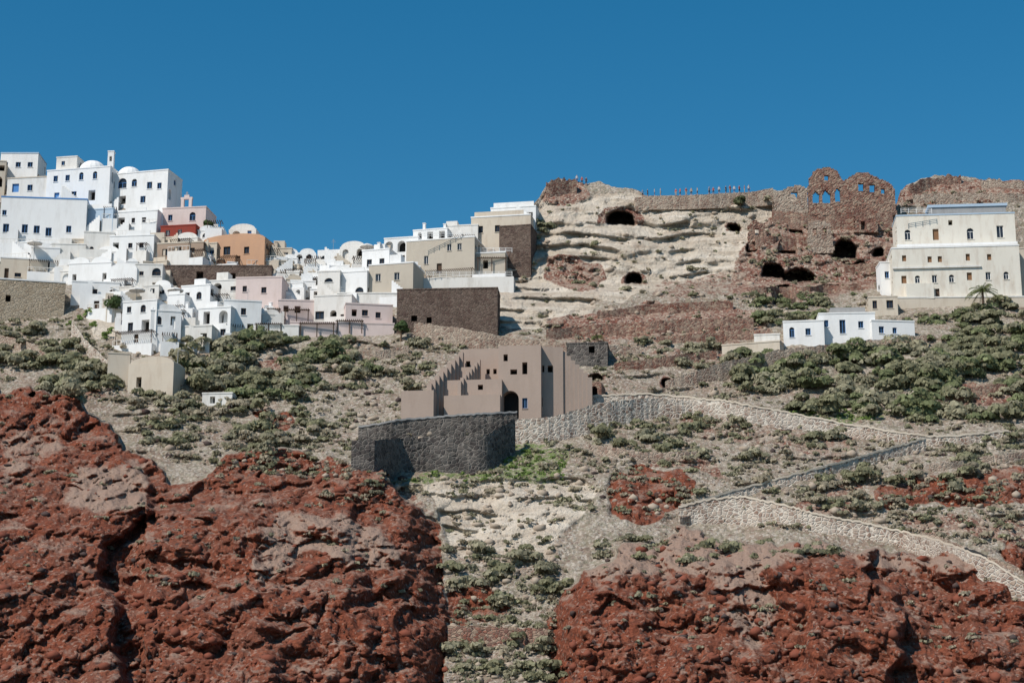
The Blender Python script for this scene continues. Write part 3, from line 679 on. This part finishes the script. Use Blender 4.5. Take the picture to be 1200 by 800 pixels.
# ---- ruins with see-through openings
def ruin(name,poly,holes,d,k,cell=.28,th=.9):
    x0=min(p[0] for p in poly);x1=max(p[0] for p in poly);y0=min(p[1] for p in poly);y1=max(p[1] for p in poly)
    c=cell*F/d;nx=int((x1-x0)/c)+2;ny=int((y1-y0)/c)+2
    gx=x0+(np.arange(nx)+.5)*c;gy=y0+(np.arange(ny)+.5)*c
    GX,GY=np.meshgrid(gx,gy,indexing='ij')
    jx=GX+1.5*fbm(GX/7,GY/7,3,3)+1.2*(np.random.RandomState(3).rand(nx,ny)-.5);jy=GY+2.5*fbm(GX/5,GY/6,3,9)
    m=inpoly(jx,jy,poly)
    for h in holes:m&=~inpoly(GX,GY,h)
    z1=P(x0,y0,d)[2];xw=P(x0,y0,d)[0]
    v={};V_=[];fs=[]
    R=np.random.RandomState(5)
    def vid(i,j,b):
        key=(i,j,b)
        if key not in v:
            v[key]=len(V_);V_.append((xw+(i+R.uniform(-.2,.2))*cell,d+(th if b else 0)+R.uniform(-.06,.06),z1-(j+R.uniform(-.2,.2))*cell))
        return v[key]
    for i in range(nx):
        for j in range(ny):
            if not m[i,j]:continue
            fs.append((vid(i,j+1,0),vid(i+1,j+1,0),vid(i+1,j,0),vid(i,j,0)))
            fs.append((vid(i,j,1),vid(i+1,j,1),vid(i+1,j+1,1),vid(i,j+1,1)))
            for di,dj,a,b in((-1,0,(i,j),(i,j+1)),(1,0,(i+1,j+1),(i+1,j)),(0,-1,(i+1,j),(i,j)),(0,1,(i,j+1),(i+1,j+1))):
                ii,jj=i+di,j+dj
                if not(0<=ii<nx and 0<=jj<ny and m[ii,jj]):
                    fs.append((vid(*a,0),vid(*b,0),vid(*b,1),vid(*a,1)))
    me=bpy.data.meshes.new(name);me.from_pydata(V_,[],fs);me.materials.append(MT[k]);me.update()
    scene.collection.objects.link(bpy.data.objects.new(name,me))
def R4(a,b,c,d):return[(a,b),(c,b),(c,d),(a,d)]
dr=min(Dat(x,256) for x in(950,980,1000,1040))-.8
ruin('ruined_stone_house',[(946,258),(946,222),(949,210),(954,202),(962,198),(972,196),(981,199),(986,206),(990,214),(1000,208),(1008,203),(1020,204),(1030,209),(1044,214),(1052,222),(1054,258)],
  [[(951,243),(951,231),(955,227),(959,231),(959,243)],[(964,243),(964,230),(968,225),(973,230),(973,243)],[(979,240),(979,227),(982,223),(986,227),(986,240)],R4(1008,217,1014,227),R4(1022,219,1028,229),R4(966,206,972,213),R4(1036,224,1040,231)],dr,'rubble')
ruin('ruined_stone_house',[(905,258),(906,228),(918,224),(924,219),(940,217),(948,222),(948,258)],[R4(928,226,936,238)],dr+.3,'palerubble')
ruin('ruined_stone_house',[(1095,252),(1096,236),(1110,233),(1118,240),(1130,240),(1130,252)],[],Dat(1110,248)-1,'palerubble')
ruin('ruined_stone_house',[(876,296),(877,264),(884,258),(896,262),(900,280),(902,296)],[R4(884,268,890,278)],Dat(885,294)-1,'rubble')
ruin('ruined_stone_house',[(945,300),(946,262),(960,258),(975,262),(976,278),(978,300)],[R4(952,268,957,278),R4(965,268,970,278)],Dat(960,298)-1,'palerubble')
ruin('ruined_stone_house',[(1000,275),(1001,252),(1012,250),(1028,256),(1030,275)],[R4(1008,260,1014,270)],Dat(1015,273)-1,'rubble')
# ---------------------------------------------------------------- vegetation
gm=M('dry_shrub_foliage',.95);a=gm.attr('tint').outputs['Color']
MT['leaf']=gm.out(a);gm.b.inputs['Specular IOR Level'].default_value=.05
tr_=gm.n('ShaderNodeBsdfTranslucent');gm.l(a,tr_.inputs[0]);mx=gm.n('ShaderNodeMixShader');mx.inputs[0].default_value=.4
gm.l(gm.b.outputs[0],mx.inputs[1]);gm.l(tr_.outputs[0],mx.inputs[2]);gm.l(mx.outputs[0],gm.t.nodes['Material Output'].inputs[0])
def leafmass(name,shr,mat='leaf'):
    C=[];T_=[]
    for (x,y,z,r,t,n,ls,fl) in shr:
        nl=rng.integers(4,9);lc=rng.normal(0,.42,(nl,3))*r;lc[:,2]=np.abs(lc[:,2])*fl;lr=rng.uniform(.35,.65,nl)*r
        i=rng.integers(0,nl,n);dv=rng.normal(size=(n,3));dv/=np.linalg.norm(dv,axis=1)[:,None];dv[:,2]=np.abs(dv[:,2])*.9-.1
        p=lc[i]+dv*(lr[i]*rng.uniform(.8,1.06,n))[:,None]*np.array([1,1,fl])
        p+=np.array([x,y,z-.15*r])
        nn=dv+rng.normal(0,.3,(n,3));nn/=np.linalg.norm(nn,axis=1)[:,None]
        aa=np.cross(nn,rng.normal(size=(n,3)));aa/=np.linalg.norm(aa,axis=1)[:,None]+1e-6;bb=np.cross(nn,aa)
        s_=(ls*rng.uniform(.5,1.3,n))[:,None]
        q=np.stack([p-aa*s_-bb*s_*.4,p+aa*s_*.3-bb*s_,p+aa*s_+bb*s_*.5,p-aa*s_*.4+bb*s_],1)
        C.append(q.reshape(-1,3))
        tt_=np.array(t)*(rng.uniform(.75,1.25,(n,1)))*(1+.3*(rng.random((nl,1))-.5))[i]
        T_.append(np.repeat(np.concatenate([tt_,np.ones((n,1))],1),4,0))
    co=np.concatenate(C);q=np.arange(len(co)).reshape(-1,4);me=bpy.data.meshes.new(name);npmesh(me,co,q)
    at=me.attributes.new('tint','FLOAT_COLOR','POINT');at.data.foreach_set('color',np.concatenate(T_).astype(np.float32).ravel())
    me.materials.append(MT[mat]);ob=bpy.data.objects.new(name,me);scene.collection.objects.link(ob);return ob
G1=(.27,.26,.16);G2=(.34,.315,.215);G3=(.22,.24,.125);G4=(.38,.33,.24);G5=(.19,.26,.08)
def surf(px,py):
    d=Dat(px,py);return P(px,py,d)
def inb(px,py,m=1):
    return any(a-m<px<c+m and b-m<py<dd+m for a,b,c,dd in BR)
def scatter(regs):
    out=[]
    for (poly,cnt,r0,r1,tints,fl) in regs:
        xs=[p[0] for p in poly];ys=[p[1] for p in poly];k=0;tr=0
        while k<cnt and tr<cnt*20:
            tr+=1
            px=rng.uniform(min(xs),max(xs));py=rng.uniform(min(ys),max(ys))
            if not inpoly(np.array([px]),np.array([py]),poly)[0] or inb(px,py):continue
            if py<topat(px)+3:continue
            if vn(np.array([px/22.]),np.array([py/14.]),77)[0]<rng.uniform(.1,.65):continue
            d=Dat(px,py)
            x,y,z=P(px,py,d);r=r0+(r1-r0)*rng.random()**1.6
            n=int(np.clip(85*r*r,26,600));ls=.16+.06*r
            out.append((x,y-.1,z,r,tints[rng.integers(len(tints))],n,ls,fl));k+=1
    return out
R_=lambda a,b,c,d:[(a,b),(c,b),(c,d),(a,d)]
bigs=scatter([
 ([(205,400),(300,388),(400,400),(440,440),(330,470),(215,465)],110,1.2,3.2,[G1,G3,G2],.75),
 (R_(395,400,500,455),24,.9,2.6,[G1,G2],.7),
 ([(15,378),(80,385),(135,440),(100,470),(0,440),(0,380)],50,1.1,3.0,[G1,G2],.75),
 ([(850,425),(1090,405),(1205,415),(1205,490),(1060,495),(950,480),(860,455)],150,1.2,3.5,[G1,G3,G2],.75),
 ([(1075,358),(1205,352),(1205,440),(1085,430)],80,1.1,3.2,[G1,G3,G2],.75),
 ([(880,348),(1010,345),(1015,362),(915,385),(880,375)],36,.8,2.1,[G3,G1],.7),
 (R_(600,255,650,280),9,.8,1.7,[G1],.7),(R_(660,280,860,350),12,.6,1.8,[G1,G2],.6),(R_(750,400,850,440),16,.8,2.3,[G1,G2],.7),
 ([(130,455),(300,470),(410,500),(400,525),(280,530),(170,520)],95,.8,2.5,[G1,G2,G4],.65),
 ([(690,500),(850,485),(1000,510),(1000,530),(860,540),(700,530)],60,.8,2.3,[G1,G2],.65),
 ([(890,560),(1050,545),(1200,500),(1200,560),(1010,600),(900,590)],70,.8,2.3,[G1,G2,G4],.65),
 ([(520,640),(640,650),(660,690),(600,720),(530,690)],30,.8,2.2,[G1,G2],.65),
 (R_(525,752,645,800),28,.8,2.2,[G1,G2],.65),
 ([(700,630),(960,635),(1000,650),(700,665)],34,.7,1.8,[G1,G2],.6),([(280,545),(420,560),(470,600),(300,600)],14,.6,1.4,[G2,G4],.6),
 (R_(380,290,480,350),6,.6,1.2,[G3],.8),(R_(80,330,320,400),16,.5,1.2,[G3,G5],.8)])
leafmass('hillside_shrubs',bigs)
small=scatter([
 ([(120,400),(500,400),(720,430),(1200,420),(1200,640),(700,600),(500,580),(200,540)],1500,.25,1.15,[G1,G2,G4,G4],.55),
 ([(600,240),(900,240),(1000,340),(900,400),(600,400)],150,.25,.9,[G1,G2,G4],.55),
 ([(880,230),(1040,230),(1040,360),(880,360)],120,.3,1.1,[G1,G2,G4],.55),
 ([(1060,225),(1200,225),(1200,245),(1060,245)],30,.3,.8,[G2,G4],.55),
 ([(520,600),(660,600),(650,800),(530,800)],240,.25,1.0,[G1,G2,G4],.55),
 (RL[2:16]+[(500,700),(0,700)],80,.25,.9,[G2,G4],.5),
 ([(660,640),(1200,660),(1200,760),(660,760)],80,.25,.9,[G2,G4],.5),
 ([(470,565),(560,520),(665,528),(660,562)],200,.25,.6,[G5,G5,G1],.5),
 ([(900,488),(960,478),(1040,490),(930,498)],40,.3,.7,[G5],.5),
 (R_(0,372,140,470),140,.3,1,[G1,G2,G4],.55),(R_(460,380,900,440),220,.3,1,[G1,G2,G4],.55)])
leafmass('dry_grass_and_scrub',small)
def rocks(name,regs,mat):
    V=[];Fc=[];bm=bmesh.new();bmesh.ops.create_icosphere(bm,subdivisions=1,radius=1);bv=np.array([v.co[:] for v in bm.verts]);bf_=np.array([[v.index for v in f.verts] for f in bm.faces]);bm.free()
    vo=0
    for poly,cnt,r0,r1 in regs:
        xs=[p[0] for p in poly];ys=[p[1] for p in poly]
        for _ in range(cnt):
            px=rng.uniform(min(xs),max(xs));py=rng.uniform(min(ys),max(ys))
            if not inpoly(np.array([px]),np.array([py]),poly)[0] or inb(px,py):continue
            x,y,z=surf(px,py);r=r0+(r1-r0)*rng.random()**3
            q=bv*(1+rng.uniform(-.35,.25,(len(bv),1)))*np.array([r*rng.uniform(.8,1.3),r,r*rng.uniform(.55,.9)])+np.array([x,y-.05,z])
            V.append(q);Fc.append(bf_+vo);vo+=len(bv)
    me=bpy.data.meshes.new(name);npmesh(me,np.concatenate(V),np.concatenate(Fc));me.materials.append(MT[mat]);scene.collection.objects.link(bpy.data.objects.new(name,me))
MT['rk1']=plaster('grey_brown_boulder',(.38,.31,.24),(.19,.12,.095),.8);MT['rk2']=plaster('dark_volcanic_boulder',(.075,.055,.05),(.13,.06,.045),.6);MT['rk3']=plaster('red_boulder',(.21,.068,.042),(.12,.045,.032),.7)
rocks('loose_boulders',[([(120,400),(1200,420),(1200,640),(700,600),(500,580),(200,540)],1000,.2,1.0),([(600,240),(900,240),(1000,400),(600,400)],160,.2,1.0),([(520,570),(660,570),(650,800),(530,800)],200,.2,.8)],'rk1')
rocks('dark_boulders',[(RL[2:16]+[(526,810),(0,810)],240,.15,.6),(RR[1:13]+[(1200,810),(650,810)],260,.15,.6),([(120,450),(1200,450),(1200,620),(200,560)],180,.2,.8)],'rk2')
rocks('red_boulders',[(RL[2:16]+[(526,810),(0,810)],300,.2,.9),(RR[1:13]+[(1200,810),(650,810)],300,.2,.9)],'rk3')
# palms
MT['palmleaf']=plaster('palm_frond',(.12,.14,.055),(.16,.14,.07),.5);MT['trunk']=plaster('palm_trunk',(.16,.11,.075),(.08,.06,.04),.6)
def palm(name,px,py,h,L,n=26,d=None):
    d=d or Dat(px,py)-1.2;x,y,z=P(px,py,d);e=empty(name);m=MB();k=8
    for i in range(6):
        for j in range(k):
            def q(i_,j_):
                r=.24-.012*i_+(.03 if i_%2 else 0);t=2*math.pi*j_/k;return(x+r*math.cos(t),y+r*math.sin(t),z-.6+(h+.6)*i_/6)
            m.poly([q(i,j),q(i,j+1),q(i+1,j+1),q(i+1,j)],'trunk')
    m.obj('trunk',e);m=MB()
    for a in range(n):
        t=2*math.pi*a/n*2.4+random.uniform(-.2,.2);el=random.uniform(-.1,1.25);pr=None
        for s_ in range(7):
            u=s_/6;rr=L*u*math.cos(el)*1.0;zz=z+h+L*u*math.sin(el)-L*.55*u*u
            c=np.array([x+rr*math.cos(t),y+rr*math.sin(t),zz])
            if pr is not None:
                sd=np.array([-math.sin(t),math.cos(t),0]);
                for sg in(-1,1):
                    for w in range(2):
                        o=pr+(c-pr)*w*.5
                        m.poly([o,o+(c-pr)*.3,o+(c-pr)*.7+sd*sg*.5*(1-u*.6)-np.array([0,0,.25])],'palmleaf')
                m.poly([pr-np.array([0,0,.03]),c-np.array([0,0,.03]),c+np.array([0,0,.04]),pr+np.array([0,0,.04])],'palmleaf')
            pr=c
    m.obj('fronds',e)
palm('palm_tree',1152,352,1.8,3.2,44,Dat(1152,358)-3.5)
palm('palm_tree',470,388,.9,1.6,20);palm('palm_tree',700,398,.5,1.3,18)
def tree(name,px,py,h,r,tint):
    d=Dat(px,py)-.8;x,y,z=P(px,py,d);e=empty(name);m=MB()
    def limb(a,b,ra,rb):
        a=Vector(a);b=Vector(b);D_=(b-a).normalized();u=D_.orthogonal().normalized();w=D_.cross(u)
        for j in range(6):
            t0=j*math.pi/3;t1=(j+1)*math.pi/3
            g=lambda c,rr,t:c+u*rr*math.cos(t)+w*rr*math.sin(t)
            m.poly([g(a,ra,t0),g(a,ra,t1),g(b,rb,t1),g(b,rb,t0)],'trunk')
    limb((x,y,z-.5),(x,y,z+h*.55),.22,.12)
    for t in range(4):
        A=t*1.6;limb((x,y,z+h*.45),(x+r*.6*math.cos(A),y+r*.6*math.sin(A),z+h*.85),.1,.04)
    m.obj('trunk',e)
    o=leafmass('crown',[(x,y,z+h*.55,r,tint,500,.2,1.2),(x+.2*r,y,z+h*.9,r*.7,tint,300,.2,1.2)]);o.parent=e
tree('olive_tree',134,372,3.2,1.7,(.10,.14,.06));tree('olive_tree',243,275,2.2,1.3,(.09,.13,.05));tree('olive_tree',868,244,1.6,1.4,(.12,.13,.07));tree('olive_tree',470,398,2.6,1.5,(.10,.14,.06))
def lamp(px,py,hpx):
    d=Dat(px,py)-1;x,y,z=P(px,py,d);h=hpx/F*d;e=empty('street_lamp');m=MB()
    for i in range(8):
        t0=i*math.pi/4;t1=t0+math.pi/4;q=lambda r,t,zz:(x+r*math.cos(t),y+r*math.sin(t),zz)
        m.poly([q(.09,t0,z-.5),q(.09,t1,z-.5),q(.05,t1,z+h),q(.05,t0,z+h)],'metal')
    m.box((x,y,z+h),(1,0),(0,1),-.05,.9,-.05,.05,-.05,.04,'metal');m.obj('pole',e)
    m=MB();m.box((x,y,z+h),(1,0),(0,1),.6,1.15,-.14,.14,-.16,-.055,'grey');m.obj('lantern_head',e)
lamp(207,452,44)
def parasol(px,py):
    d=Dat(px,py)-6;x,y,z=P(px,py,d);e=empty('patio_umbrella');m=MB();m.box((x,y,z),(1,0),(0,1),-.04,.04,-.04,.04,-1.5,2.3,'metal');m.obj('pole',e);m=MB()
    for i in range(8):
        t0=i*math.pi/4;t1=t0+math.pi/4
        a=(x+1.5*math.cos(t0),y+1.5*math.sin(t0),z+1.95);b=(x+1.5*math.cos(t1),y+1.5*math.sin(t1),z+1.95)
        m.poly([a,b,(x,y,z+2.55)],'white2');m.poly([a,b,(b[0],b[1],z+1.75),(a[0],a[1],z+1.75)],'white2')
    m.obj('canopy',e)
for q in [(160,352),(207,378),(283,372),(430,300),(40,296),(205,352)]:parasol(*q)
def pergola(px,py,w,h):
    d=Dat(px,py)-3.5;x,y,z=P(px,py,d);W=w/F*d;H=h/F*d;e=empty('wooden_pergola');m=MB();O=(x,y,z)
    for u in(0,.5,1):
        for v in(0,2.6):m.box(O,(1,0),(0,1),u*W-.08,u*W+.08,v-.08,v+.08,-1,H,'wood')
    m.obj('posts',e);m=MB()
    n=int(W/.35)
    for v in(0,2.6):m.box(O,(1,0),(0,1),-.3,W+.3,v-.06,v+.06,H+.002,H+.16,'wood')
    for i in range(n+1):m.box(O,(1,0),(0,1),i*W/n-.06,i*W/n+.06,-.5,3.1,H+.163,H+.28,'wood')
    m.obj('slats',e)
for q in [(296,372,32,10),(334,372,28,9),(352,388,40,9),(300,388,30,8),(560,312,34,10),(395,384,30,8)]:pergola(*q)
def railing(px0,px1,py,d):
    a=P(px0,py,d);b=P(px1,py,d);m=MB();W=b[0]-a[0]
    n=max(2,int(W/1.2))
    for i in range(n+1):m.box(a,(1,0),(0,1),W*i/n-.04,W*i/n+.04,0,.08,0,1.0,'white')
    for z in(.3,.62,.95):m.box(a,(1,0),(0,1),0,W,.02,.06,z,z+.06,'white')
    m.obj('terrace_railing')
railing(490,555,278,Dat(500,330)-3+2);railing(556,600,296,Dat(560,326)-.4);railing(500,600,324,Dat(540,338)-2.0);railing(1056,1092,250,dd+2.6)
# ---------------------------------------------------------------- people
hr=M('skin',.6);MT['skin']=hr.out((.42,.24,.17));hr=M('hair');MT['hair']=hr.out((.05,.03,.02))
for i,c in enumerate([(.5,.5,.5),(.08,.1,.2),(.35,.09,.08),(.05,.05,.06),(.2,.3,.4),(.4,.33,.24)]):
    hr=M('cloth_%d'%i);MT['c%d'%i]=hr.out(c)
def person_mesh(pose,top,bot):
    a=pose
    V=[(0,0,.93),(0,0,1.15),(0,0,1.38),(0,0,1.50),(0,0,1.60),(0,-.01,1.72),
       (.10,0,.90),(.11,-.03*a,.50),(.11,.06*a,.08),(.11,-.10,.04),(-.10,0,.90),(-.12,.05*a,.50),(-.12,-.05*a,.08),(-.12,-.16,.04),
       (.19,0,1.38),(.25,.03,1.10),(.23,-.10-.15*a,.92),(.23,-.13-.17*a,.83),(-.19,0,1.38),(-.26,.03,1.10),(-.25,-.06,.86),(-.25,-.08,.77)]
    E=[(0,1),(1,2),(2,3),(3,4),(4,5),(0,6),(6,7),(7,8),(8,9),(0,10),(10,11),(11,12),(12,13),(2,14),(14,15),(15,16),(16,17),(2,18),(18,19),(19,20),(20,21)]
    R=[.14,.13,.15,.06,.09,.085,.10,.07,.045,.04,.10,.07,.045,.04,.065,.05,.035,.03,.065,.05,.035,.03]
    me=bpy.data.meshes.new('person');me.from_pydata(V,E,[]);o=bpy.data.objects.new('tmp',me);scene.collection.objects.link(o)
    md=o.modifiers.new('s','SKIN');sk=me.skin_vertices[0].data
    for i,r in enumerate(R):sk[i].radius=(r,r*(.75 if i in(0,1,2) else 1));sk[i].use_root=(i==0)
    sb=o.modifiers.new('b','SUBSURF');sb.levels=1
    dg=bpy.context.evaluated_depsgraph_get();m2=bpy.data.meshes.new_from_object(o.evaluated_get(dg));bpy.data.objects.remove(o)
    m2.materials.clear()
    for k in(top,bot,'skin','hair'):m2.materials.append(MT[k])
    for p in m2.polygons:
        c=p.center;p.use_smooth=True
        if c.z>1.7 or (c.z>1.58 and c.y>.02):p.material_index=3
        elif c.z>1.46:p.material_index=2
        elif abs(c.x)>.2 and c.z<1.15:p.material_index=2
        elif c.z>.95:p.material_index=0
        elif c.z>.45:p.material_index=1
        else:p.material_index=2
    return m2
PM=[person_mesh(random.uniform(0,1.2),'c%d'%random.choice([0,0,1,2,3,4,5]),'c%d'%random.choice([1,3,3,5,0])) for _ in range(8)]
tx=np.array([t[0] for t in prom]);ty=np.array([t[1] for t in prom]);tz=np.array([t[2] for t in prom])
for px in [753,759,767,774,792,797,804,810,817,831,836,843,851,856,861,867,873,878]:
    xw=(px-600)/F*float(np.interp(px,[744,906],[ty[0],ty[-1]]))/(cT-.08*sT)
    o=bpy.data.objects.new('person',random.choice(PM));scene.collection.objects.link(o)
    o.location=(xw,float(np.interp(xw,tx,ty))+.45,float(np.interp(xw,tx,tz))-.02);o.rotation_euler=(0,0,random.uniform(-1.5,1.5));o.scale=(random.uniform(.92,1.04),)*3
for px in(676,682,687):
    d=Dat(px,topat(px)+2);x,y,z=P(px,topat(px)+1,d)
    o=bpy.data.objects.new('person',random.choice(PM));scene.collection.objects.link(o);o.location=(x,y,z-.15);o.rotation_euler=(0,0,random.uniform(-1,1))
# ---------------------------------------------------------------- light, sky, camera
el=math.radians(49);rot=math.radians(227)
w=bpy.data.worlds.new('World');scene.world=w;w.use_nodes=True;nt=w.node_tree
sk=nt.nodes.new('ShaderNodeTexSky');sk.sky_type='NISHITA';sk.sun_disc=False;sk.sun_elevation=el;sk.sun_rotation=rot;sk.air_density=1.0;sk.dust_density=.3;sk.ozone_density=2.5
bg=nt.nodes['Background'];bg.inputs['Strength'].default_value=.10
hs=nt.nodes.new('ShaderNodeHueSaturation');hs.inputs['Saturation'].default_value=1.42;hs.inputs['Hue'].default_value=.487
nt.links.new(sk.outputs[0],hs.inputs['Color']);nt.links.new(hs.outputs[0],bg.inputs[0])
sd=Vector((math.sin(rot)*math.cos(el),math.cos(rot)*math.cos(el),math.sin(el)))
L=bpy.data.lights.new('sun','SUN');L.energy=5.0;L.angle=math.radians(.5);L.color=(1,.945,.87)
lo=bpy.data.objects.new('sun',L);scene.collection.objects.link(lo);lo.rotation_euler=sd.to_track_quat('Z','Y').to_euler()
cam=bpy.data.cameras.new('camera');cam.sensor_width=36;cam.lens=36*F/1200;cam.clip_end=6000;cam.clip_start=.5
co=bpy.data.objects.new('camera',cam);scene.collection.objects.link(co);co.location=(0,0,CZ);co.rotation_euler=(math.radians(90)+TH,0,0)
scene.camera=co
scene.view_settings.view_transform='Standard';scene.view_settings.look='None';scene.view_settings.exposure=0
